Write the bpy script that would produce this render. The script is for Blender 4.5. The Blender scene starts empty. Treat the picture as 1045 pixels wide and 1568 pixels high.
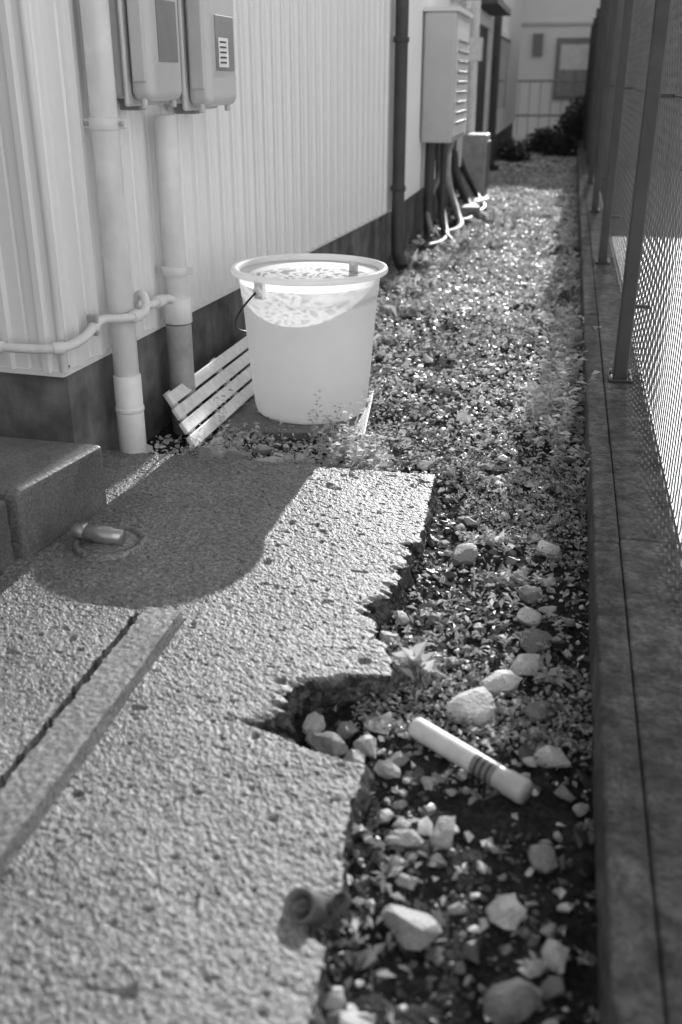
import bpy, math, numpy as np, bmesh
from mathutils import Vector
rng=np.random.default_rng(7)
S=bpy.context.scene
COL=S.collection
# ------------------------------------------------------------------ helpers
def link(o,parent=None):
    COL.objects.link(o)
    if parent: o.parent=parent
    return o
def group(name):
    e=bpy.data.objects.new(name,None); e.empty_display_size=.1
    return link(e)
def mesh(name,v,f,mat=None,parent=None,smooth=False,bevel=0,seg=2):
    m=bpy.data.meshes.new(name); m.from_pydata([tuple(map(float,p)) for p in v],[],[tuple(map(int,q)) for q in f]); m.update()
    if mat: m.materials.append(mat)
    if smooth: m.polygons.foreach_set('use_smooth',[True]*len(m.polygons))
    o=bpy.data.objects.new(name,m); link(o,parent)
    if bevel:
        b=o.modifiers.new('bevel','BEVEL'); b.width=bevel; b.segments=seg; b.limit_method='ANGLE'; b.angle_limit=.6
    return o
def fastmesh(name,V,F,mat,parent=None,smooth=False,mat2=None,n1=0):
    V=np.asarray(V,dtype=np.float32); F=np.asarray(F,dtype=np.int32); k=F.shape[1]
    m=bpy.data.meshes.new(name); m.vertices.add(len(V)); m.vertices.foreach_set('co',V.ravel())
    m.loops.add(F.size); m.loops.foreach_set('vertex_index',F.ravel())
    m.polygons.add(len(F)); m.polygons.foreach_set('loop_start',np.arange(0,F.size,k,dtype=np.int32))
    m.polygons.foreach_set('use_smooth',np.full(len(F),smooth))
    m.materials.append(mat)
    if mat2:
        m.materials.append(mat2); mi=np.zeros(len(F),dtype=np.int32); mi[n1:]=1; m.polygons.foreach_set('material_index',mi)
    m.update(calc_edges=True); m.validate()
    o=bpy.data.objects.new(name,m); return link(o,parent)
def box(name,x0,x1,y0,y1,z0,z1,mat,parent=None,bevel=.003,rot=0,seg=2,tilt=None):
    cx,cy=(x0+x1)/2,(y0+y1)/2; c,s=math.cos(rot),math.sin(rot)
    v=[]
    for z in (z0,z1):
        for x,y in ((x0,y0),(x1,y0),(x1,y1),(x0,y1)):
            dx,dy=x-cx,y-cy; v.append((cx+dx*c-dy*s,cy+dx*s+dy*c,z))
    f=[(3,2,1,0),(4,5,6,7),(0,1,5,4),(1,2,6,5),(2,3,7,6),(3,0,4,7)]
    return mesh(name,v,f,mat,parent,bevel=bevel,seg=seg)
def tube(name,pts,r,mat,parent=None,smooth_path=False,res=4):
    c=bpy.data.curves.new(name,'CURVE'); c.dimensions='3D'; c.bevel_depth=r; c.bevel_resolution=res; c.use_fill_caps=True
    if smooth_path:
        s=c.splines.new('BEZIER'); s.bezier_points.add(len(pts)-1)
        for b,p in zip(s.bezier_points,pts): b.co=p; b.handle_left_type=b.handle_right_type='AUTO'
        c.resolution_u=8
    else:
        s=c.splines.new('POLY'); s.points.add(len(pts)-1)
        for b,p in zip(s.points,pts): b.co=(*p,1)
    c.materials.append(mat)
    return link(bpy.data.objects.new(name,c),parent)
def lathe(name,prof,origin,axis,mat,parent=None,n=48,smooth=True,cap=False):
    a=Vector(axis).normalized(); q=a.to_track_quat('Z','Y'); o=Vector(origin)
    v=[];f=[]
    for r,h in prof:
        for i in range(n):
            t=2*math.pi*i/n; v.append(o+q@Vector((r*math.cos(t),r*math.sin(t),h)))
    for j in range(len(prof)-1):
        for i in range(n):
            f.append((j*n+i,j*n+(i+1)%n,(j+1)*n+(i+1)%n,(j+1)*n+i))
    return mesh(name,v,f,mat,parent,smooth=smooth)
def cyl(name,p0,p1,r,mat,parent=None,n=32):
    p0=Vector(p0);p1=Vector(p1);L=(p1-p0).length;e=min(.002,r*.15)
    return lathe(name,[(0.0001,0),(r-e,0),(r,e),(r,L-e),(r-e,L),(0.0001,L)],p0,p1-p0,mat,parent,n)
def vn(x,y,f,seed):
    r=np.random.default_rng(seed).random((256,256))
    X=x*f;Y=y*f; i=np.floor(X).astype(int);j=np.floor(Y).astype(int);u=X-i;w=Y-j
    u=u*u*(3-2*u);w=w*w*(3-2*w); i&=255;j&=255;i1=(i+1)&255;j1=(j+1)&255
    return (r[i,j]*(1-u)+r[i1,j]*u)*(1-w)+(r[i,j1]*(1-u)+r[i1,j1]*u)*w-.5
# ------------------------------------------------------------------ materials (all neutral grey: monochrome photo)
def M(name,c0,c1,scale=6,rough=.8,bump=0,bscale=90,spec=.3,fine=0,fscale=250,metal=0,trans=0,streak=0,detail=6,island=0,cells=0,cscale=150,ipow=1.6):
    m=bpy.data.materials.new(name); m.use_nodes=True; nt=m.node_tree; N=nt.nodes; L=nt.links
    P=N['Principled BSDF']; out=N['Material Output']
    P.inputs['Roughness'].default_value=rough; P.inputs['Specular IOR Level'].default_value=spec; P.inputs['Metallic'].default_value=metal
    tc=N.new('ShaderNodeTexCoord'); src=tc.outputs['Object']
    if streak:
        mp=N.new('ShaderNodeMapping'); mp.inputs['Scale'].default_value=(1,1,streak); L.new(src,mp.inputs['Vector']); s2=mp.outputs[0]
    else: s2=src
    n=N.new('ShaderNodeTexNoise'); n.inputs['Scale'].default_value=scale; n.inputs['Detail'].default_value=detail; n.inputs['Roughness'].default_value=.65
    L.new(s2,n.inputs['Vector'])
    r=N.new('ShaderNodeMapRange'); r.inputs['From Min'].default_value=.3; r.inputs['From Max'].default_value=.7
    r.inputs['To Min'].default_value=c0; r.inputs['To Max'].default_value=c1; L.new(n.outputs['Fac'],r.inputs['Value'])
    val=r.outputs[0]
    def mul(v,other):
        mu=N.new('ShaderNodeMath'); mu.operation='MULTIPLY'; L.new(v,mu.inputs[0]); L.new(other,mu.inputs[1]); return mu.outputs[0]
    if fine:
        n2=N.new('ShaderNodeTexNoise'); n2.inputs['Scale'].default_value=fscale; n2.inputs['Detail'].default_value=3; L.new(src,n2.inputs['Vector'])
        r2=N.new('ShaderNodeMapRange'); r2.inputs['From Min'].default_value=.35; r2.inputs['From Max'].default_value=.65
        r2.inputs['To Min'].default_value=1-fine; r2.inputs['To Max'].default_value=1+fine; L.new(n2.outputs['Fac'],r2.inputs['Value'])
        val=mul(val,r2.outputs[0])
    if cells:
        vo=N.new('ShaderNodeTexVoronoi'); vo.inputs['Scale'].default_value=cscale; L.new(src,vo.inputs['Vector'])
        sp=N.new('ShaderNodeSeparateColor'); L.new(vo.outputs['Color'],sp.inputs[0])
        r4=N.new('ShaderNodeMapRange'); r4.inputs['To Min'].default_value=1-cells; r4.inputs['To Max'].default_value=1+cells*.7; L.new(sp.outputs[0],r4.inputs['Value'])
        val=mul(val,r4.outputs[0])
    if island:
        g=N.new('ShaderNodeNewGeometry'); pw=N.new('ShaderNodeMath'); pw.operation='POWER'; pw.inputs[1].default_value=ipow; L.new(g.outputs['Random Per Island'],pw.inputs[0])
        r3=N.new('ShaderNodeMapRange'); r3.inputs['To Min'].default_value=1-island; r3.inputs['To Max'].default_value=1+island
        L.new(pw.outputs[0],r3.inputs['Value']); val=mul(val,r3.outputs[0])
    cc=N.new('ShaderNodeCombineColor')
    for k in range(3): L.new(val,cc.inputs[k])
    L.new(cc.outputs[0],P.inputs['Base Color'])
    if bump:
        nb=N.new('ShaderNodeTexNoise'); nb.inputs['Scale'].default_value=bscale; nb.inputs['Detail'].default_value=5; L.new(src,nb.inputs['Vector'])
        b=N.new('ShaderNodeBump'); b.inputs['Strength'].default_value=1; b.inputs['Distance'].default_value=bump; L.new(nb.outputs['Fac'],b.inputs['Height']); L.new(b.outputs[0],P.inputs['Normal'])
    if trans:
        t=N.new('ShaderNodeBsdfTranslucent'); L.new(cc.outputs[0],t.inputs['Color'])
        mx=N.new('ShaderNodeMixShader'); mx.inputs[0].default_value=trans; L.new(P.outputs[0],mx.inputs[1]); L.new(t.outputs[0],mx.inputs[2]); L.new(mx.outputs[0],out.inputs['Surface'])
    return m
m_slab=M('slab_concrete',.13,.27,3.5,.52,.0014,340,.9,fine=.35,fscale=90,cells=.5,cscale=260)
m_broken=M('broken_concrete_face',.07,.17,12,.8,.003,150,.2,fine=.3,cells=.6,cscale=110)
m_strip=M('strip_concrete',.24,.36,9,.5,.001,180,.8,fine=.15,fscale=60,cells=.15,cscale=240)
m_block=M('block_concrete',.08,.19,7,.5,.002,140,.7,fine=.25,cells=.3,cscale=160)
m_rub=M('rubble_concrete',.3,.5,12,.6,.002,160,.5,fine=.2,island=.5)
m_found=M('foundation_concrete',.06,.22,4,.85,.002,90,.2,fine=.25,fscale=12,streak=.3)
m_curb=M('curb_concrete',.04,.15,5,.7,.006,55,.4,fine=.4,fscale=25,cells=.4,cscale=130)
m_gravel=M('gravel_stone',.10,.24,30,.4,.0008,300,.6,island=.85)
m_gravel2=M('pale_gravel_stone',.65,.85,30,.36,.0008,300,.9,island=.4,ipow=.8)
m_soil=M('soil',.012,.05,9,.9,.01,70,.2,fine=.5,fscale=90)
m_leaf=M('weed_leaf',.4,.6,20,.35,0,spec=.8,trans=.45,island=.6)
m_sprout=M('sprout_leaf',.6,.75,20,.35,0,spec=.8,trans=.5,island=.3)
m_dleaf=M('shrub_leaf',.06,.14,10,.5,0,spec=.4,trans=.3,island=.4)
m_dry=M('dry_litter',.7,.88,20,.35,0,spec=.9,trans=.3,island=.2)
m_siding=M('siding_paint',.82,.88,3,.28,0,spec=.8,streak=.2)
m_trim=M('trim_paint',.78,.84,4,.4,0,spec=.5)
m_pvc=M('grey_pvc',.70,.86,5,.35,.0004,60,.5,fine=.06,fscale=14,streak=.3)
m_pvcd=M('old_pvc',.25,.42,12,.6,.0006,60,.4)
m_stub=M('dirty_pipe',.10,.2,20,.6,.0006,90,.4)
m_meter=M('meter_plastic',.54,.62,5,.3,0,spec=.6)
m_meterd=M('meter_recess',.2,.28,5,.4,0,spec=.5)
m_white=M('white_plastic',.74,.88,8,.45,0,spec=.4,fine=.08,fscale=40)
m_bucket=M('bucket_plastic',.9,.95,8,.35,.0008,14,.4,trans=.6)
m_black=M('black_plastic',.02,.035,8,.4,0,spec=.5)
m_dark=M('dark_metal',.05,.08,8,.55,0,spec=.4)
m_glass=M('window_glass',.25,.3,2,.08,0,spec=.8)
m_wire=M('fence_wire',.1,.16,8,.3,0,spec=.7)
m_post=M('fence_post_paint',.05,.08,10,.45,0,spec=.4)
m_lot=M('light_concrete',.78,.86,2,.5,.001,60,.6)
m_facade=M('far_facade',.88,.94,1.5,.8,0)
m_steel=M('worn_steel',.4,.6,20,.3,.0005,80,.6,metal=.7)
m_water=bpy.data.materials.new('caustic_tinted_water'); m_water.use_nodes=True  # caustic light pattern put into the transparent colour, no real refraction
nt=m_water.node_tree; N=nt.nodes; L=nt.links; N.remove(N['Principled BSDF'])
tc=N.new('ShaderNodeTexCoord'); nz=N.new('ShaderNodeTexNoise'); nz.inputs['Scale'].default_value=9; L.new(tc.outputs['Object'],nz.inputs['Vector'])
ad=N.new('ShaderNodeMixRGB'); ad.blend_type='ADD'; ad.inputs[0].default_value=.16; L.new(tc.outputs['Object'],ad.inputs[1]); L.new(nz.outputs['Color'],ad.inputs[2])
mp=N.new('ShaderNodeMapping'); mp.inputs['Scale'].default_value=(1,.38,1); L.new(ad.outputs[0],mp.inputs['Vector'])
vo=N.new('ShaderNodeTexVoronoi'); vo.feature='DISTANCE_TO_EDGE'; vo.inputs['Scale'].default_value=27; L.new(mp.outputs[0],vo.inputs['Vector'])
mr=N.new('ShaderNodeMapRange'); mr.interpolation_type='SMOOTHSTEP'; mr.inputs['From Min'].default_value=.0; mr.inputs['From Max'].default_value=.32; mr.inputs['To Min'].default_value=1; mr.inputs['To Max'].default_value=.36; L.new(vo.outputs['Distance'],mr.inputs['Value'])
cb=N.new('ShaderNodeCombineColor')
for k in range(3): L.new(mr.outputs[0],cb.inputs[k])
tr=N.new('ShaderNodeBsdfTransparent'); L.new(cb.outputs[0],tr.inputs['Color']); gs=N.new('ShaderNodeBsdfGlossy'); gs.inputs['Roughness'].default_value=.05
fr=N.new('ShaderNodeFresnel'); fr.inputs['IOR'].default_value=1.33; bp=N.new('ShaderNodeBump'); bp.inputs['Distance'].default_value=.002; L.new(vo.outputs['Distance'],bp.inputs['Height']); L.new(bp.outputs[0],gs.inputs['Normal'])
ms=N.new('ShaderNodeMath'); ms.operation='MULTIPLY'; ms.inputs[1].default_value=.5; L.new(fr.outputs[0],ms.inputs[0])
mx=N.new('ShaderNodeMixShader'); L.new(ms.outputs[0],mx.inputs[0]); L.new(tr.outputs[0],mx.inputs[1]); L.new(gs.outputs[0],mx.inputs[2]); L.new(mx.outputs[0],N['Material Output'].inputs['Surface'])
# ------------------------------------------------------------------ ground
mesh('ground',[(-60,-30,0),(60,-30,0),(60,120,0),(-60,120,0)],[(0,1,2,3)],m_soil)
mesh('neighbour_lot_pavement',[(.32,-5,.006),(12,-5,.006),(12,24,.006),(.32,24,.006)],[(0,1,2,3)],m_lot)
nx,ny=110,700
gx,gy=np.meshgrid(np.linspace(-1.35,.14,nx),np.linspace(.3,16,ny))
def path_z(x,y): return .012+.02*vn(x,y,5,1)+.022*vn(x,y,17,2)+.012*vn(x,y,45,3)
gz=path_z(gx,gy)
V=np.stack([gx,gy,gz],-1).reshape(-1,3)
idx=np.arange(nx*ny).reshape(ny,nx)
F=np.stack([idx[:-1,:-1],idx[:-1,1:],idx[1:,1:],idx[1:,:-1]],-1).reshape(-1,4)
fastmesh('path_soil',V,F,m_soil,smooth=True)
def hull(k,lo=.75):
    bm=bmesh.new()
    P=rng.normal(size=(k,3)); P/=np.linalg.norm(P,axis=1,keepdims=True); P*=rng.uniform(lo,1.1,(k,1))
    for p in P: bm.verts.new(p)
    r=bmesh.ops.convex_hull(bm,input=bm.verts)
    bad=[e for e in r['geom_interior'] if isinstance(e,bmesh.types.BMVert)]
    if bad: bmesh.ops.delete(bm,geom=bad,context='VERTS')
    return bm
TPL=[]
for t in range(12):
    bm=hull(10+t%6)
    bm.verts.ensure_lookup_table(); bm.verts.index_update()
    TPL.append((np.array([p.co[:] for p in bm.verts]),np.array([[p.index for p in q.verts] for q in bm.faces if len(q.verts)==3]))); bm.free()
def stones(x,y,z,r,flat=.65):
    n=len(x); which=rng.integers(0,len(TPL),n); VV=[];FF=[];off=0
    for ti,(iv,iff) in enumerate(TPL):
        k=np.where(which==ti)[0]; m=len(k)
        if m==0: continue
        sc=np.stack([.7+.8*rng.random(m),.7+.7*rng.random(m),flat*(.6+.8*rng.random(m))],-1)[:,None]*r[k][:,None,None]
        P=iv[None]*sc
        for ax in (0,1):
            tl=(rng.random(m)-.5)*1.3; c,s=np.cos(tl)[:,None],np.sin(tl)[:,None]
            if ax==0: P=np.stack([P[...,0],P[...,1]*c-P[...,2]*s,P[...,1]*s+P[...,2]*c],-1)
            else: P=np.stack([P[...,0]*c-P[...,2]*s,P[...,1],P[...,0]*s+P[...,2]*c],-1)
        a=rng.random(m)*6.283; c,s=np.cos(a)[:,None],np.sin(a)[:,None]
        P=np.stack([P[...,0]*c-P[...,1]*s,P[...,0]*s+P[...,1]*c,P[...,2]],-1)+np.stack([x[k],y[k],z[k]],-1)[:,None]
        VV.append(P.reshape(-1,3)); FF.append((iff[None]+(np.arange(m)*len(iv))[:,None,None]).reshape(-1,3)+off); off+=m*len(iv)
    return np.concatenate(VV),np.concatenate(FF)
sx=[];sy=[];sr=[]
def zone(n,x0,x1,y0,y1,r0,r1,pw=2.5,thr=-9):
    x=rng.uniform(x0,x1,n);y=rng.uniform(y0,y1,n);k=vn(x,y,6,61)+.6*vn(x,y,15,62)>thr
    sx.append(x[k]); sy.append(y[k]); sr.append((r0+(r1-r0)*rng.random(n)**pw)[k])
def flush(name,mat):
    global sx,sy,sr
    a,b,c=np.concatenate(sx),np.concatenate(sy),np.concatenate(sr); V,F=stones(a,b,path_z(a,b)+c*.3,c); fastmesh(name,V,F,mat); sx=[];sy=[];sr=[]
zone(6500,-.55,.14,.5,2.9,.003,.010,2.5,0)
zone(320,-.5,.14,.5,2.9,.010,.022,2)
zone(8000,-1.25,.14,2.6,7,.004,.013,2.5,-.12)
flush('gravel',m_gravel)
zone(22000,-1.25,.14,2.7,7,.004,.012,2.5,-.05)
zone(350,-1.25,.14,2.6,7,.014,.026,2)
zone(26000,-1.0,.14,5,17,.007,.017,2.2,-.35)
zone(600,-.3,.14,1.4,2.6,.004,.010,2.5)
zone(60,-.25,.12,.6,1.4,.008,.016,2)
flush('pale_gravel',m_gravel2)
rb=[(.0,2.03,.04),(.02,1.83,.045),(.0,1.93,.035),(.03,2.28,.035),(-.17,2.2,.045),(-.04,1.66,.04),(-.09,1.55,.055),(.03,1.58,.03),(.0,1.74,.035),(-.03,2.12,.03),
 (-.12,1.03,.04),(.0,1.08,.04),(.02,.93,.045),(-.17,.86,.03),(-.03,.82,.04),(-.32,1.40,.035),(-.28,1.34,.025),(-.36,1.46,.03),(-.3,1.45,.03),(-.38,1.37,.022),(-.33,1.33,.025),(-.26,1.42,.03),(-.21,1.36,.025),(-.31,1.37,.02),(-.35,1.42,.025),(-.25,1.48,.03),(-.27,1.37,.025),(-.4,1.39,.02),
 (-1.0,2.73,.055),(-.9,2.74,.045),(-.8,2.70,.05),(-.72,2.78,.03),(-.86,2.83,.04),(-.62,2.74,.035),(-1.02,2.85,.03),(-.95,2.80,.03),(-.76,2.76,.03),(-.68,2.69,.035),(-.85,2.66,.04),(-.93,2.66,.035),(-.17,2.42,.025),(-.28,1.78,.03),(-.27,1.88,.025),
 (-.25,1.72,.025),(-.12,2.7,.025),(-.02,2.55,.02),(.06,1.45,.03),(-.1,1.22,.03),(.05,1.2,.03),(-.16,1.2,.025),(.07,1.02,.03),(.06,2.7,.02),(.08,2.95,.03),(.05,3.15,.03),(-1.07,3.9,.04),(-.9,4.6,.04),(-.95,5.3,.05),(-.8,5.6,.04),(-.85,6.2,.05),(-.8,6.6,.04)]
for _ in range(80): rb.append((rng.uniform(-.22,.11),rng.uniform(.7,2.5),rng.uniform(.010,.022)))
VV=[];FF=[];off=0
for (x,y,r) in rb:
    bm=hull(int(rng.integers(20,30)),.78); bmesh.ops.subdivide_edges(bm,edges=bm.edges[:],cuts=2,use_grid_fill=True); bm.verts.index_update()
    P=np.array([p.co[:] for p in bm.verts]); P*=(1+.35*vn(P[:,0:1]+5,P[:,1:2]+P[:,2:3]*.7+5,1.6,int(rng.integers(999)))+.10*vn(P[:,0:1]+P[:,2:3]+5,P[:,1:2]+5,7,3))
    # cut a few flat fracture planes
    for _ in range(4):
        d=rng.normal(size=3); d/=np.linalg.norm(d); o_=rng.uniform(.55,.8); s_=P@d; P=P-np.clip(s_-o_,0,None)[:,None]*d
    P=P*np.array([rng.uniform(.85,1.3),rng.uniform(.75,1.1),rng.uniform(.5,.75)])*r
    t=rng.uniform(-.4,.4);c,s=math.cos(t),math.sin(t);P=np.stack([P[:,0],P[:,1]*c-P[:,2]*s,P[:,1]*s+P[:,2]*c],-1)
    t=rng.uniform(0,6.28);c,s=math.cos(t),math.sin(t);P=np.stack([P[:,0]*c-P[:,1]*s,P[:,0]*s+P[:,1]*c,P[:,2]],-1)+np.array([x,y,.015+r*.35])
    bmesh.ops.triangulate(bm,faces=bm.faces[:]); f=np.array([[p.index for p in q.verts] for q in bm.faces]); VV.append(P);FF.append(f+off);off+=len(P); bm.free()
fastmesh('broken_concrete_rubble',np.concatenate(VV),np.concatenate(FF),m_rub)
# ------------------------------------------------------------------ leaves
def leaves(P,D,L,W,droop=.2):
    n=len(P); D=D/np.linalg.norm(D,axis=1,keepdims=True)
    u=rng.normal(size=(n,3)); s=np.cross(D,u+np.array([0,0,2.])); s/=np.linalg.norm(s,axis=1,keepdims=True)+1e-9
    L=L[:,None];W=W[:,None]; nn=np.cross(s,D)
    a=P; b=P+D*L*.5+s*W+nn*L*.06; c=P+D*L; c=c-np.array([0,0,1.])*L*droop; d=P+D*L*.5-s*W+nn*L*.06
    V=np.stack([a,b,c,d],1).reshape(-1,3); F=np.arange(4*n).reshape(n,4)
    return V,F
def spread(n,cx,cy,sd,z,L0,L1,up=.8,asp=.2):
    P=np.stack([rng.normal(cx,sd,n),rng.normal(cy,sd,n),np.full(n,z)+rng.random(n)*.01],-1)
    D=np.stack([rng.normal(size=n),rng.normal(size=n),np.abs(rng.normal(size=n))*up+.1],-1)
    L=rng.uniform(L0,L1,n); return P,D,L,L*asp
parts=[]
def add(*a): parts.append(a)
def flushl(name,mat):
    global parts
    P,D,L,W=[np.concatenate([p[i] for p in parts]) for i in range(4)]
    V,F=leaves(P,D,L,W); fastmesh(name,V,F,mat); parts=[]
def carpet(n,x0,x1,y0,y1,L0,L1,thr=0,asp=.28):
    x=rng.uniform(x0,x1,n*2);y=rng.uniform(y0,y1,n*2)
    k=vn(x,y,3.3,11)+.5*vn(x,y,9,12)+.5*vn(x,y,25,13)>thr; x=x[k][:n];y=y[k][:n];m=len(x)
    P=np.stack([x,y,path_z(x,y)+.004+rng.random(m)*.02],-1)
    D=np.stack([rng.normal(size=m),rng.normal(size=m),np.abs(rng.normal(size=m))*.8],-1)
    L=rng.uniform(L0,L1,m); add(P,D,L,L*asp)
carpet(6000,-.3,.13,1.45,2.8,.006,.018,.08)
carpet(700,-.25,.12,.6,1.45,.006,.018,.25)
carpet(15000,-1.1,.13,2.65,7,.008,.024,-.02)
carpet(4000,-1.0,.13,7,14,.015,.04,0)
for cx,cy,n,sd,L0,L1,up in [(-.13,1.88,130,.05,.012,.03,.8),(-.22,1.5,60,.04,.012,.035,.7),(-.12,1.5,60,.05,.012,.03,.7),
   (-.1,2.1,110,.06,.012,.03,.8),(-.16,1.16,45,.03,.012,.03,.5),(-.19,1.0,50,.03,.012,.03,.5),(-.9,4.2,120,.08,.04,.09,.9),(-.85,4.9,160,.1,.04,.1,.9),(-.8,5.5,180,.1,.04,.11,.9),(-.85,6.3,180,.1,.05,.12,.8),(-.75,7.2,140,.12,.06,.14,.7),(-.7,8.5,120,.15,.06,.16,.7),(.05,5.5,90,.06,.04,.1,1.1),(.06,7,90,.08,.05,.13,1.1)]:
    add(*spread(n,cx,cy,sd,.02,L0,L1,up))
flushl('low_weeds',m_leaf)
def stemplant(cx,cy,h,n,lf):
    th=rng.uniform(0,6.28); lean=rng.uniform(.1,.5)
    zz=np.linspace(.02,h,n); r=zz*lean
    P=np.stack([cx+r*math.cos(th),cy+r*math.sin(th),zz],-1)
    a=rng.uniform(0,6.28,n); D=np.stack([np.cos(a),np.sin(a),rng.uniform(.1,.7,n)],-1); add(P,D,np.full(n,lf)*rng.uniform(.6,1.2,n),np.full(n,lf*.2))
    d=np.array([[math.cos(th)*lean,math.sin(th)*lean,1.]]); add(P[:1],d,np.array([h]),np.array([.0013]))
for _ in range(80):
    x=rng.uniform(-.2,.12);y=rng.uniform(1.4,3.2); stemplant(x,y,rng.uniform(.025,.06),10,rng.uniform(.012,.022))
for _ in range(14):
    x=rng.uniform(-.2,.12);y=rng.uniform(.8,1.4); stemplant(x,y,rng.uniform(.02,.04),8,rng.uniform(.010,.018))
for _ in range(90):
    x=rng.choice([rng.uniform(-.1,.12),rng.uniform(-1.0,-.6)]);y=rng.uniform(3.6,7.5); stemplant(x,y,rng.uniform(.05,.15),14,rng.uniform(.025,.05))
for _ in range(75):
    x=rng.normal(-.56,.07);y=rng.normal(2.80,.08); stemplant(x,max(y,2.66),rng.uniform(.04,.13),14,rng.uniform(.018,.032))
for _ in range(30):
    x=rng.uniform(-1.08,-.9);y=rng.uniform(2.70,2.98); stemplant(x,y,rng.uniform(.03,.09),12,rng.uniform(.014,.026))
for _ in range(100):
    x=rng.normal(.04,.05);y=rng.normal(3.4,.22); stemplant(min(x,.12),y,rng.uniform(.05,.19),16,rng.uniform(.022,.045))
for _ in range(30):
    x=rng.normal(.07,.03);y=rng.uniform(3.9,4.8); stemplant(min(x,.12),y,rng.uniform(.05,.17),16,rng.uniform(.03,.05))
for cx,cy in ((-.7,2.93),(-.62,2.83),(-1.03,2.95),(-.6,2.9)):
    for k in range(3): stemplant(cx,cy,rng.uniform(.12,.2),18,.022)
add(*spread(34,-.2,1.66,.012,.03,.05,.08,.7,.16)); add(*spread(24,-.1,2.3,.012,.02,.03,.05,.7,.16)); add(*spread(24,.05,1.7,.012,.02,.03,.05,.7,.16))
flushl('sprouting_weeds',m_sprout)
n=20000;x=rng.uniform(-1.15,.13,n);y=rng.uniform(.6,14,n)
k=((x>-.3)&(y<2.65)&(rng.random(n)<np.where(y<1.45,.12,.45)))|(y>2.65); x=x[k];y=y[k];n=len(x)
P=np.stack([x,y,path_z(x,y)+.012+.008*rng.random(n)],-1);D=np.stack([rng.normal(size=n),rng.normal(size=n),rng.normal(size=n)*.25],-1)
L=rng.uniform(.006,.028,n)*(1+y*.06); V,F=leaves(P,D,L,L*rng.uniform(.1,.35,n)); fastmesh('dry_leaf_litter',V,F,m_dry)
# ------------------------------------------------------------------ concrete slab with broken edge
slab=group('concrete_slab')
ek=np.array([(.3,0),(.92,.0),(.94,.03),(.985,.04),(1.02,.0),(1.16,.012),(1.29,0),(1.30,.03),(1.315,.09),(1.34,.14),(1.365,.2),(1.40,.175),(1.46,.17),(1.52,.13),(1.55,.06),(1.565,0),(1.62,0),(1.68,.03),(1.75,.05),(1.82,.07),(1.88,.05),(1.95,.02),(2.0,.03),(2.08,.02),(2.13,.03),(2.15,0),(2.7,0)])
Y0,Y1=.45,2.6; st=.0035
ys=np.arange(Y0,Y1+1e-6,st); ss=np.arange(0,1.36,st)
sg,yg=np.meshgrid(ss,ys)
w=np.clip(1-sg/.4,0,1); w=w*w*(3-2*w)
xg=-.25-sg+w*(-.035+(2.595-yg)*.042)
edge=np.interp(ys,ek[:,0],ek[:,1]); 
dmg=np.clip(np.interp(ys,ek[:,0],ek[:,1])/.03,.2,1)
edge=edge+dmg*(.024*vn(ys,ys*0,60,21)+.03*vn(ys,ys*0,25,22)+.012*vn(ys,ys*0,130,23)+.004)
gr=rng.random(xg.shape)-.5
base_n=.0012*gr+.0022*vn(xg,yg,140,31)+.0008*vn(xg*.7,yg,70,32)+.0014*vn(xg,yg,28,33)+.005*vn(xg,yg,7,34)
zt=.08+base_n
pk=vn(xg,yg,110,35); zt-=np.where(pk>.36,(pk-.36)*.04,0)
pk=vn(xg,yg,30,38); zt-=np.where(pk>.40,(pk-.40)*.09,0)
jj=.004*vn(yg,yg*0,40,71)+.005*vn(yg,yg*0,120,72)
strip=(xg<-.69+.3*jj)&(xg>-.770)&(yg<1.672); left=(xg<-.784)&(yg<1.672)
zt=np.where(strip,.106+.0014*vn(xg,yg,120,36)+.004*vn(xg,yg,9,37),zt)
zt=np.where(left,zt+.018,zt)
zt=np.where((xg<=-.766+jj)&(xg>=-.784+jj)&(yg<1.676),.02,zt)
zt=np.where((np.abs(yg-1.676+.3*jj)<.006)&(xg<-.69),.035,zt)
dh=np.hypot((xg+1.03)/.035,(yg-1.44)/.025); zt=np.where(dh<1,.03,zt)
dd=sg-edge[:,None]; zt-=np.where((dd<.02),(.02-np.clip(dd,0,.02))*.35*dmg[:,None],0)
H=zt.shape; idx=np.arange(zt.size).reshape(H)
okf=(dd>=0)[:-1,:-1]
F=np.stack([idx[:-1,:-1],idx[1:,:-1],idx[1:,1:],idx[:-1,1:]],-1)[okf]
V=np.stack([xg,yg,zt],-1).reshape(-1,3)
used=np.zeros(len(V),bool); used[F.ravel()]=True; rem=np.cumsum(used)-1; V=V[used]; F=rem[F]
E=np.concatenate([F[:,[0,1]],F[:,[1,2]],F[:,[2,3]],F[:,[3,0]]]); key=np.sort(E,1); kk=key[:,0].astype(np.int64)*len(V)+key[:,1]
u,inv,cnt=np.unique(kk,return_inverse=True,return_counts=True); B=E[cnt[inv]==1]
bv=np.unique(B); mp={int(b):i for i,b in enumerate(bv)}; nb=len(bv); base=len(V)
layers=[]
for li,zz in enumerate((.062,.045,.028,.01,-.03)):
    q=V[bv].copy(); q[:,2]=zz; on=(q[:,0]>-.62)
    q[:,0]+=np.where(on,.018*vn(q[:,1],np.full(nb,li*7.3),60,41+li)+.03*vn(q[:,1],np.full(nb,li*3.1),30,46+li)*(q[:,1]<2.16)+.002,0); q[:,1]+=np.where(on&(q[:,1]<2.59),.024*vn(q[:,0],q[:,1],60,51+li),0)
    layers.append(q)
nF1=len(F)
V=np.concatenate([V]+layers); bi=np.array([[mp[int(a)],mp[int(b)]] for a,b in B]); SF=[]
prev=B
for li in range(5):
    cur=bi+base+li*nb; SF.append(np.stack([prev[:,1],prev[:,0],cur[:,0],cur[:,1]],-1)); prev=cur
F=np.concatenate([F]+SF)
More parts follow.
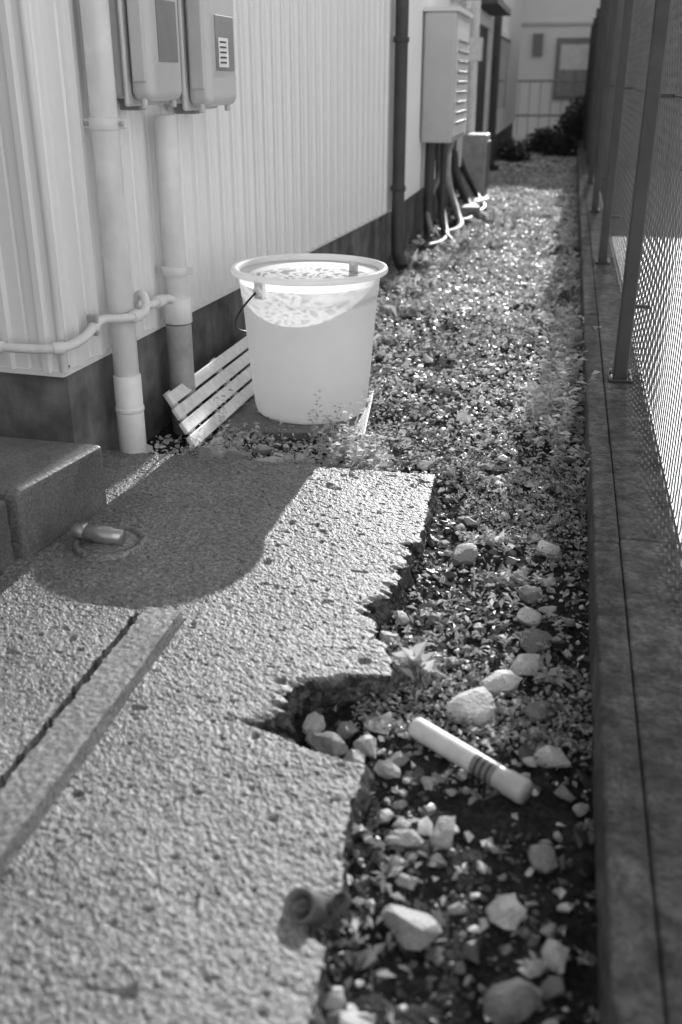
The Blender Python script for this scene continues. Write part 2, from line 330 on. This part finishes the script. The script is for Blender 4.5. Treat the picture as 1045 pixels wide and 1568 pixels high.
fastmesh('slab_surface',V,F,m_slab,slab,mat2=m_broken,n1=nF1)
box('slab_side_extension',-4,-1.612,-1,2.6,-.05,.082,m_slab,slab)
box('slab_near_extension',-1.61,-.2,-1,.448,-.05,.082,m_slab,slab)
def cblock(name,pts,z0,z1):
    n=len(pts); v=[(x,y,z0) for x,y in pts]+[(x,y,z1) for x,y in pts]
    f=[tuple(range(n))[::-1],tuple(range(n,2*n))]+[(i,(i+1)%n,(i+1)%n+n,i+n) for i in range(n)]
    o=mesh(name,v,f,m_block,bevel=.012,seg=3); return o
cblock('concrete_step_block',[(-2.3,1.87),(-1.145,1.87),(-1.09,2.2),(-2.3,2.24)],.07,.25)
cblock('concrete_step_block.001',[(-2.3,1.3),(-1.2,1.3),(-1.165,1.857),(-2.3,1.857)],.07,.235)
# ------------------------------------------------------------------ left building
bld=group('corrugated_siding_building')
C0=Vector((-1.284,2.4)); C1=Vector((-1.02,6.3)); C2=Vector((-1.02,20))
LS=(C1.x-C0.x)/(C1.y-C0.y)
ZF=.37; ZT=4.6
def siding(name,a,b,z0,z1,period=.115):
    d=(b-a); Ln=d.length; d.normalize(); nrm=Vector((d.y,-d.x))
    prof=[]; t=0
    while t<Ln:
        for dt,h in ((0,0),(.030,0),(.034,-.006),(.040,-.006),(.044,0),(.075,0),(.081,.013),(.1,.013),(.106,0)):
            if t+dt<Ln: prof.append((t+dt,h))
        t+=period
    prof.append((Ln,0)); v=[];
    for z in (z0,z1):
        for t,h in prof:
            p=a+d*t+nrm*h; v.append((p.x,p.y,z))
    n=len(prof); f=[(i,i+1,n+i+1,n+i) for i in range(n-1)]
    return mesh(name,v,f,m_siding,bld)
siding('side_wall_siding',C0,C1,ZF,ZT)
siding('side_wall_siding_far',C1+Vector((0,.03)),C2,ZF,ZT)
siding('front_wall_siding',C0+Vector((-3,.234)),C0,ZF,ZT)
def quadwall(name,a,b,z0,z1,off,mat,th=.1):
    d=(b-a).normalized(); n=Vector((d.y,-d.x)); A=a+n*off;Bq=b+n*off; A2=A-n*th;B2=Bq-n*th
    v=[(p.x,p.y,z) for z in (z0,z1) for p in (A,Bq,B2,A2)]
    f=[(0,1,5,4),(1,2,6,5),(2,3,7,6),(3,0,4,7),(4,5,6,7),(3,2,1,0)]
    return mesh(name,v,f,mat,bld)
quadwall('foundation_side',C0+Vector((.01,.02)),C1,-.1,ZF+.01,-.02,m_found)
quadwall('foundation_far',C1+Vector((0,.01)),C2,-.1,ZF+.01,-.02,m_found)
quadwall('foundation_front',C0+Vector((-3,.234)),C0+Vector((-.003,.0)),-.1,ZF+.01,-.022,m_found)
quadwall('drip_trim_side',C0,C1,ZF-.012,ZF+.004,.004,m_trim,.03)
quadwall('drip_trim_front',C0+Vector((-3,.234)),C0,ZF-.012,ZF+.004,.004,m_trim,.03)
cyl('corner_trim',(C0.x+.002,C0.y+.004,ZF),(C0.x+.002,C0.y+.004,ZT),.012,m_siding,bld)
mesh('roof',[(-5,2.3,ZT),(-1.2,2.3,ZT),(-1.0,6.24,ZT),(-1.0,20.1,ZT),(-5,20.1,ZT)],[(0,1,2,3,4)],m_dark,bld)
x=C1.x
for i,(y0,y1,z0,z1,mt) in enumerate(((8.9,9.7,.4,1.6,m_dark),(11.0,12.6,.4,1.6,m_dark),(14.2,16.6,.7,1.6,m_glass))):
    box(f'door_panel_{i}',x-.05,x+.02,y0,y1,z0,z1,mt,bld)
    box(f'frame_a_{i}',x-.02,x+.06,y0-.09,y0-.002,z0-.05,z1+.05,m_white,bld)
    box(f'frame_b_{i}',x-.02,x+.06,y1+.002,y1+.09,z0-.05,z1+.05,m_white,bld)
    box(f'frame_t_{i}',x-.02,x+.055,y0,y1,z1+.002,z1+.08,m_white,bld)
box('door_canopy',x-.02,x+.22,8.6,10.0,1.74,1.80,m_dark,bld)
box('door_canopy_far',x-.02,x+.24,10.8,13,1.76,1.83,m_dark,bld)
box('wall_vent_hood',x-.02,x+.14,10.35,10.55,1.25,1.45,m_white,bld)
# ------------------------------------------------------------------ pipes on near wall
def wx(y): return C0.x+LS*(y-C0.y)
g=group('conduit_pipe')
px,py=-1.2,2.62
cyl('pipe_shaft',(px,py,.31),(px,py,2.6),.036,m_pvc,g)
cyl('pipe_lower',(px,py,.02),(px,py,.31),.040,m_pvc,g)
cyl('pipe_socket',(px,py,.20),(px,py,.215),.0425,m_pvc,g)
z=.99
cyl('clamp_band',(px,py,z-.016),(px,py,z+.016),.040,m_pvc,g)
box('clamp_ear',px-.062,px+.062,py-.004,py+.008,z-.012,z+.012,m_pvc,g)
cyl('clamp_screw',(px-.05,py-.01,z),(px-.05,py,z),.006,m_steel,g,12)
cyl('clamp_screw_b',(px+.05,py-.01,z),(px+.05,py,z),.006,m_steel,g,12)
g=group('conduit_pipe')
qx,qy=-1.18,3.0
cyl('pipe_shaft',(qx,qy,.40),(qx,qy,1.0),.034,m_pvc,g)
cyl('pipe_coupling',(qx,qy,.53),(qx,qy,.56),.042,m_pvc,g)
box('clamp_ear',qx-.06,qx+.06,qy-.006,qy+.008,.533,.557,m_pvc,g)
cyl('pipe_elbow_socket',(qx,qy,.38),(qx,qy,.46),.045,m_pvc,g)
cyl('pipe_lower',(qx,qy,-.05),(qx,qy,.375),.041,m_pvcd,g)
g=group('water_supply_pipe')
pts=[(-2.2,2.41,.445),(-1.5,2.36,.445),(-1.30,2.345,.448),(-1.262,2.36,.449),(-1.236,2.42,.455),(-1.228,2.50,.475),(-1.222,2.54,.486),(-1.175,2.565,.487),(-1.148,2.60,.487),(-1.14,2.64,.492),(-1.15,2.68,.515),(-1.17,2.70,.53),(-1.2,2.72,.50),(-1.195,2.80,.475),(-1.185,2.93,.47),(-1.178,3.0,.44)]
tube('pipe_run',pts,.0125,m_pvc,g,True)
def ring(p,d,r,l,nm):
    p=Vector(p);d=Vector(d).normalized(); cyl(nm,p-d*l/2,p+d*l/2,r,m_pvc,g,20)
ring((-1.265,2.357,.449),(1,.6,0),.017,.03,'joint_a'); ring((-1.148,2.60,.487),(.3,1,0),.0175,.03,'joint_b'); ring((-1.188,2.88,.472),(.1,1,0),.018,.05,'joint_c'); ring((-1.228,2.50,.475),(0,1,.3),.0165,.02,'joint_d')
box('pipe_strap',-1.246,-1.216,2.49,2.505,.452,.51,m_steel,g)
ring((-1.43,2.352,.445),(1,0,0),.0155,.02,'joint_e')
# ------------------------------------------------------------------ meter boxes
def meter(y0,y1,z0,z1,dep,label):
    g=group('electric_meter_box')
    x0=wx((y0+y1)/2)+.012
    box('base_housing',x0,x0+dep*.5,y0+.012,y1-.012,z0+.02,z1,m_meter,g,bevel=.02,seg=4)
    box('cover_flange',x0+dep*.5,x0+dep*.58,y0-.006,y1+.006,z0,z1,m_meter,g,bevel=.012,seg=3)
    box('cover_dome',x0+dep*.58,x0+dep,y0+.006,y1-.006,z0+.012,z1,m_meter,g,bevel=.028,seg=6)
    box('cover_rib',x0+dep*.66,x0+dep*.9,y0-.0,y0+.01,z0+.06,z1,m_meter,g,bevel=.004)
    box('recess_window',x0+dep-.001,x0+dep+.003,y0+.06,y1-.05,z0+.11,z0+.26,m_meterd,g,bevel=.001)
    if label:
        box('paper_label',x0+dep+.0035,x0+dep+.0045,y0+.08,y1-.11,z0+.12,z0+.2,m_white,g,bevel=0)
        for k in range(5): box(f'print_line_{k}',x0+dep+.005,x0+dep+.0053,y0+.09,y1-.13,z0+.13+k*.014,z0+.135+k*.014,m_black,g,bevel=0)
    for yy in (y0+.02,y1-.02):
        cyl('cover_screw',(x0+dep*.8,yy,z0-.006),(x0+dep*.8,yy,z0+.02),.009,m_meter,g,16)
    box('hinge_lug',x0+.02,x0+dep*.5,(y0+y1)/2-.03,(y0+y1)/2+.03,z0-.012,z0+.03,m_meterd,g,bevel=.006)
meter(2.68,2.93,1.03,1.5,.16,False)
meter(3.02,3.3,1.01,1.5,.18,True)
g=group('meter_backboard'); box('board',wx(2.9)-.0,wx(2.9)+.022,2.74,3.24,1.04,1.55,m_pvc,g)
# ------------------------------------------------------------------ bucket full of rain water
bk=group('plastic_bucket'); bc=Vector((-.81,3.27,.033))
prof=[(.0001,.012),(.17,.012),(.184,.0),(.19,.006),(.196,.03),(.205,.12),(.2155,.25),(.226,.38),(.228,.40),(.2305,.401),(.2325,.43),(.2365,.468),(.2365,.474),(.256,.474),(.261,.478),(.262,.487),(.258,.493),(.248,.495),(.24,.491),(.2345,.48)]
lathe('bucket_shell',prof,bc,(0,0,1),m_bucket,bk,96)
WZ=.448; WR=.234
V=[(bc.x,bc.y,bc.z+WZ)]+[(bc.x+WR*math.cos(t),bc.y+WR*math.sin(t),bc.z+WZ) for t in np.linspace(0,2*math.pi,97)[:-1]]
mesh('water_surface',V,[(0,1+j,1+(j+1)%96) for j in range(96)],m_water,bk)
for i,a in enumerate((math.radians(244),math.radians(64))):
    p=bc+Vector((math.cos(a)*.236,math.sin(a)*.236,.445)); d=Vector((math.cos(a),math.sin(a),0))
    cyl(f'handle_boss_{i}',p,p+d*.028,.016,m_white,bk,24)
    t=Vector((-d.y,d.x,0)); q=p+d*.012
    mesh(f'handle_lug_{i}',[q+t*s1*.018+d*o1+Vector((0,0,z)) for z in (-.022,.035) for s1,o1 in ((-1,-.012),(1,-.012),(1,.008),(-1,.008))],[(0,1,5,4),(1,2,6,5),(2,3,7,6),(3,0,4,7),(4,5,6,7),(3,2,1,0)],m_white,bk,bevel=.004)
a=math.radians(244); u=Vector((math.cos(a),math.sin(a),0)); wv=Vector((-math.cos(a-math.pi/2),-math.sin(a-math.pi/2),0)); wv=-wv if wv.x>0 else wv
tl=math.radians(-40); hd=wv*math.cos(tl)+Vector((0,0,math.sin(tl)))
cz=bc+Vector((0,0,.445)); pts=[cz+u*.268*math.cos(t)+hd*.31*math.sin(t) for t in np.linspace(0,math.pi,40)]
tube('wire_handle',pts,.0034,m_black,bk)
g=group('paving_board'); box('board',-1.08,-.60,3.0,3.5,.0,.033,m_block,g,bevel=.004,rot=.12)
# ------------------------------------------------------------------ slatted panel
g=group('slatted_plastic_panel')
A=Vector((-1.065,2.76,.035)); Bv=Vector((-1.185,2.80,.185)); ld=Vector((.02,.95,.0)); wd=(Bv-A); n=ld.cross(wd).normalized(); n=-n if n.x<0 else n
ns=4
for i in range(ns):
    a0=A+wd*((i+.06)/ns); a1=A+wd*((i+.88)/ns); th=n*.015
    off=ld.normalized()*(.012*i)
    v=[a0+off,a0+ld,a1+ld,a1+off]; v=v+[p+th for p in v]
    mesh(f'slat_{i}',v,[(0,1,2,3),(4,7,6,5),(0,4,5,1),(1,5,6,2),(2,6,7,3),(3,7,4,0)],m_white,g,bevel=.003)
for k in (.06,.5,.95):
    a0=A+ld*k-n*.012;v=[a0,a0+ld*.04,a0+ld*.04+wd,a0+wd]; v=v+[p+n*.011 for p in v]
    mesh(f'cross_batten_{k}',v,[(0,1,2,3),(4,7,6,5),(0,4,5,1),(1,5,6,2),(2,6,7,3),(3,7,4,0)],m_white,g)
# ------------------------------------------------------------------ floor fitting
g=group('drain_cap_fitting')
lathe('cover_ring',[(.0001,.006),(.062,.006),(.066,.000),(.071,.000),(.073,.009),(.085,.009),(.089,.002),(.09,-.004)],(-.99,1.985,.083),(0,0,1),m_slab,g)
lathe('tap_body',[(.0001,0),(.014,0),(.018,.004),(.018,.03),(.014,.034),(.021,.038),(.021,.1),(.018,.104),(.018,.13),(.0001,.131)],(-1.08,1.985,.108),(1,-.12,0.0),m_steel,g,24)
cyl('tap_stem',(-1.05,1.98,.085),(-1.05,1.98,.13),.009,m_steel,g,16)
g=group('pvc_pipe_stub')
lathe('stub_ring',[(.0001,-.03),(.0235,-.03),(.0235,.014),(.0225,.016),(.018,.016),(.017,.014),(.017,-.024),(.0001,-.024)],(-.262,.982,.078),(-.25,-.62,.74),m_stub,g)
g=group('plastic_caulking_tube')
p0=Vector((-.18,1.465,.043));p1=Vector((.025,1.325,.040));d=p1-p0
lathe('tube_body',[(.0001,.002),(.015,.002),(.0178,0),(.0192,.003),(.0197,.01),(.0197,.14)],p0,d,m_white,g)
lathe('label_band',[(.0198,.139),(.0200,.14),(.0200,.185),(.0198,.186)],p0,d,m_meterd,g)
lathe('clear_end',[(.0197,.186),(.0192,.2),(.0215,.204),(.0215,.238),(.020,.243),(.0001,.243)],p0,d,m_meter,g)
for k in range(3):
    q=p0+d.normalized()*(.148+.012*k); lathe(f'label_print_{k}',[(.0202,0),(.0202,.004)],q,d,m_black,g)
# ------------------------------------------------------------------ downspout, cabinet, hoses
g=group('downspout')
tube('spout_pipe',[(-.968,6.12,4.5),(-.968,6.12,.22),(-.96,6.10,.12),(-.92,6.05,.05)],.038,m_dark,g)
for z in (.5,1.3,2.1): cyl('bracket',(-.968,6.12,z-.015),(-.968,6.12,z+.015),.045,m_dark,g)
g=group('downspout'); tube('spout_pipe',[(-.95,10.4,4.5),(-.95,10.4,.1),(-.88,10.3,.05)],.045,m_white,g)
g=group('downspout'); tube('spout_pipe',[(-.95,13.4,4.5),(-.95,13.4,.1),(-.88,13.3,.05)],.05,m_dark,g)
g=group('water_heater_cabinet')
box('cabinet_body',-1.0,-.79,7.28,8.2,.69,1.5,m_meter,g,bevel=.01)
box('door_panel',-.7895,-.783,7.34,8.14,.73,1.46,m_white,g,bevel=.003)
for k in range(9): box(f'louvre_{k}',-.7825,-.774,7.42,8.06,.8+k*.065,.82+k*.065,m_meterd,g,bevel=.001)
box('top_cap',-1.015,-.77,7.26,8.22,1.502,1.53,m_trim,g)
tube('service_pipe_a',[(-.95,7.42,.7),(-.95,7.4,.3),(-.93,7.3,.1),(-.9,7.1,.03)],.035,m_dark,g,True)
tube('service_pipe_b',[(-.86,7.5,.7),(-.86,7.48,.35),(-.84,7.4,.12),(-.74,7.15,.04)],.024,m_dark,g,True)
tube('service_pipe_c',[(-.82,7.7,.7),(-.9,7.6,.45),(-.95,7.4,.25),(-.9,7.2,.1)],.018,m_pvcd,g,True)
g=group('air_conditioner_hoses')
for i in range(4):
    y=8.1+i*.6; tube(f'hose_{i}',[(-.98,y,.7-.1*i),(-.95,y-.1,.35),(-.85+.03*i,y-.5,.12),(-.8+.04*i,y-.9,.05),(-.9,y-1.3,.05)],.026+.004*(i%3),[m_dark,m_pvcd,m_dark,m_black][i],g,True)
g=group('air_conditioner_unit'); box('case',-.98,-.74,9.9,10.25,.06,.62,m_pvcd,g,bevel=.015); box('grille',-.739,-.73,9.94,10.2,.12,.56,m_dark,g); box('foot',-.99,-.72,9.95,10.2,.0,.058,m_dark,g)
g=group('concrete_block_stack'); box('block',-.90,-.70,8.5,8.9,.01,.13,m_rub,g,bevel=.01,rot=.2); box('block_b',-.86,-.69,9.1,9.4,.01,.12,m_lot,g,bevel=.01,rot=-.3)
# ------------------------------------------------------------------ right curb + fence
g=group('concrete_kerb_wall')
ye=[-1,.3,2.10,2.75,4.5,6.3,8.1,9.9,11.7,13.5,15.3,17.1,18.9,20.7,22]
for i in range(len(ye)-1):
    h=.147+.0015*((i*37)%5-2)
    box(f'edge_strip_{i}',.128+.0015*((i*7)%3),.186,ye[i]+.0015,ye[i+1]-.0015,-.05,h,m_curb,g,bevel=.005)
yw=[-1,2.12,5.2,8.2,11.2,14.2,17.2,20.2,22]
for i in range(len(yw)-1):
    box(f'wall_top_{i}',.1875,.318,yw[i]+.0015,yw[i+1]-.0015,-.1,.15,m_curb,g,bevel=.005)
fc=group('chain_link_fence')
FX=.312; ZB,ZTp=.165,1.9
c=bpy.data.curves.new('mesh_wires','CURVE'); c.dimensions='3D'; c.bevel_depth=.0022; c.bevel_resolution=0
y=.2; k=0; dzz=.035; nst=int((ZTp-ZB)/dzz)
while y<21.9:
    s=c.splines.new('POLY'); s.points.add(nst)
    co_=[]
    for j in range(nst+1):
        side=(j%2) if k%2==0 else 1-(j%2)
        co_+= [FX+(.0028 if side else -.0028),y+(.047 if side else 0),ZB+j*dzz,1]
    s.points.foreach_set('co',co_)
    y+=.046; k+=1
c.materials.append(m_wire); link(bpy.data.objects.new('mesh_wires',c),fc)
RX=.285
tube('top_rail',[(RX,-.5,ZTp),(RX,21.9,ZTp)],.017,m_post,fc)
tube('bottom_wire',[(FX-.006,-.5,ZB+.012),(FX-.006,21.9,ZB+.012)],.003,m_post,fc)
tube('middle_wire',[(FX-.006,-.5,1.05),(FX-.006,21.9,1.05)],.003,m_post,fc)
y=1.06
while y<22:
    if y>1.5:
        box(f'post_{y:.0f}',.215,.263,y-.03,y+.03,.15,1.95,m_post,fc,bevel=.006)
        box(f'post_cap_{y:.0f}',.212,.266,y-.033,y+.033,1.951,1.965,m_post,fc)
        box(f'base_plate_{y:.0f}',.199,.281,y-.05,y+.05,.151,.158,m_dark,fc,bevel=.002)
        for zz in (.4,1.05): box('tie_clip',.262,.309,y-.006,y+.006,zz-.006,zz+.006,m_dark,fc,bevel=.001)
        for sx_,sy_ in ((-1,-1),(1,-1),(-1,1),(1,1)): cyl('anchor_bolt',(.24+sx_*.032,y+sy_*.04,.157),(.24+sx_*.032,y+sy_*.04,.172),.005,m_steel,fc,8)
    y+=2.4
# ------------------------------------------------------------------ background
g=group('neighbour_shed'); box('walls',.75,6,14,20,0,1.9,m_dark,g); box('roof_edge',.65,6.1,13.9,20.1,1.902,2.0,m_meterd,g); box('shutter',1.0,2.4,13.98,13.998,.1,1.7,m_meterd,g)
bg=group('rear_house')
box('walls',-4,5,22,28,0,3.5,m_facade,bg,bevel=0)
box('roof',-4.2,5.2,21.98,28.2,3.502,3.65,m_dark,bg)
box('window_frame',-.4,.42,21.94,22.001,.7,1.82,m_meterd,bg); box('window_pane_l',-.33,.0,21.93,21.939,.78,1.74,m_pvcd,bg);box('window_pane_r',.03,.35,21.93,21.939,.78,1.74,m_pvcd,bg); box('curtain',-.3,.33,21.92,21.929,1.25,1.7,m_white,bg)
box('vent',-.86,-.66,21.9,21.998,1.5,1.9,m_meterd,bg)
box('wall_ledge',-4,5,21.93,21.999,2.05,2.1,m_meter,bg)
mesh('rear_bounce_pavement',[(-4,16.5,.03),(.1,16.5,.03),(.1,22,.03),(-4,22,.03)],[(0,1,2,3)],m_lot)  # pale ground sheet added to bounce light up onto the rear house
# unseen white house added beside/behind the camera to bounce sunlight onto the siding
nh=group('bounce_light_house')
a=Vector((.95,-2.2)); b=Vector((9,2.4)); d=(b-a).normalized(); nn=Vector((-d.y,d.x)); 
def hb(name,t0,t1,o0,o1,z0,z1,mat):
    P=[a+d*t0+nn*o0,a+d*t1+nn*o0,a+d*t1+nn*o1,a+d*t0+nn*o1]
    v=[(p.x,p.y,z) for z in (z0,z1) for p in P]
    mesh(name,v,[(3,2,1,0),(4,5,6,7),(0,1,5,4),(1,2,6,5),(2,3,7,6),(3,0,4,7)],mat,nh)
hb('walls',0,9.2,-6,0,0,6.2,m_facade)
hb('roof',-.3,9.5,-6.3,.3,6.202,6.4,m_dark)
for t0,z0 in ((1.5,1.),(5.5,1.),(1.5,3.8),(5.5,3.8)):
    hb('window_frame',t0,t0+1.4,.002,.04,z0,z0+1.2,m_white); hb('window_pane',t0+.06,t0+1.34,.041,.05,z0+.06,z0+1.14,m_glass)
g=group('metal_railing')
for z in (.45,1.05): tube('rail',[(-2,20.6,z),(3,20.6,z)],.02,m_pvcd,g)
for i in range(26): tube('bar',[(-2+i*.2,20.6,.1),(-2+i*.2,20.6,1.05)],.008,m_pvcd,g,res=1)
def shrub(cx,cy,cz,r,n,sz):
    P=rng.normal(size=(n,3)); P/=np.linalg.norm(P,axis=1,keepdims=True); P*=(rng.random((n,1))**.4)*r; cl=vn(P[:,0]*3+9,P[:,1]*3+P[:,2]*2+9,1.5/r,77)
    P=P[cl>-.18]; n=len(P); P=P*np.array([1,1,.8])+np.array([cx,cy,cz]); P[:,2]=np.maximum(P[:,2],.02)
    V,F=leaves(P,rng.normal(size=(n,3))+np.array([0,0,.5]),rng.uniform(sz*.6,sz*1.4,n),np.full(n,sz*.25)); fastmesh('shrub',V,F,m_dleaf)
shrub(.1,18.5,.2,.45,2500,.07); shrub(-.35,17.0,.1,.35,2200,.07); shrub(.3,20.0,.4,.5,2500,.08); shrub(-.75,15.2,.1,.25,1200,.06); shrub(-.1,16.4,.05,.35,2000,.06)
# ------------------------------------------------------------------ light, sky, camera
EL,AZ=18.5,3.0
e,a=math.radians(EL),math.radians(AZ)
sd=Vector((math.sin(a)*math.cos(e),math.cos(a)*math.cos(e),math.sin(e)))
sl=bpy.data.lights.new('sun','SUN'); sl.energy=5; sl.angle=math.radians(.5); sl.color=(1,1,1)
so=link(bpy.data.objects.new('sun',sl)); so.rotation_euler=sd.to_track_quat('Z','Y').to_euler(); so.location=(0,0,8)
w=bpy.data.worlds.new('World'); S.world=w; w.use_nodes=True; N=w.node_tree.nodes; L=w.node_tree.links
sky=N.new('ShaderNodeTexSky'); sky.sky_type='NISHITA'; sky.sun_disc=False; sky.sun_elevation=e; sky.sun_rotation=a; sky.dust_density=1; sky.air_density=1.5; sky.ozone_density=1
# monochrome, blue-sensitive rendering of the sky (as on orthochromatic black-and-white film)
sp=N.new('ShaderNodeSeparateColor'); L.new(sky.outputs[0],sp.inputs[0]); L.new(sp.outputs[2],N['Background'].inputs[0]); N['Background'].inputs[1].default_value=.13
cam=bpy.data.cameras.new('camera'); co=link(bpy.data.objects.new('camera',cam)); S.camera=co
cam.sensor_fit='VERTICAL'; cam.sensor_height=36; cam.sensor_width=24; cam.lens=35; cam.clip_start=.05; cam.clip_end=500
p=math.radians(23.55); ps=math.radians(12.13)
fw=Vector((-math.sin(ps)*math.cos(p),math.cos(ps)*math.cos(p),-math.sin(p)))
co.location=(0,0,1.1); co.rotation_euler=fw.to_track_quat('-Z','Y').to_euler()
cam.dof.use_dof=True; cam.dof.focus_distance=2.8; cam.dof.aperture_fstop=2.8
S.view_settings.view_transform='Standard'; S.view_settings.look='None'; S.view_settings.exposure=0
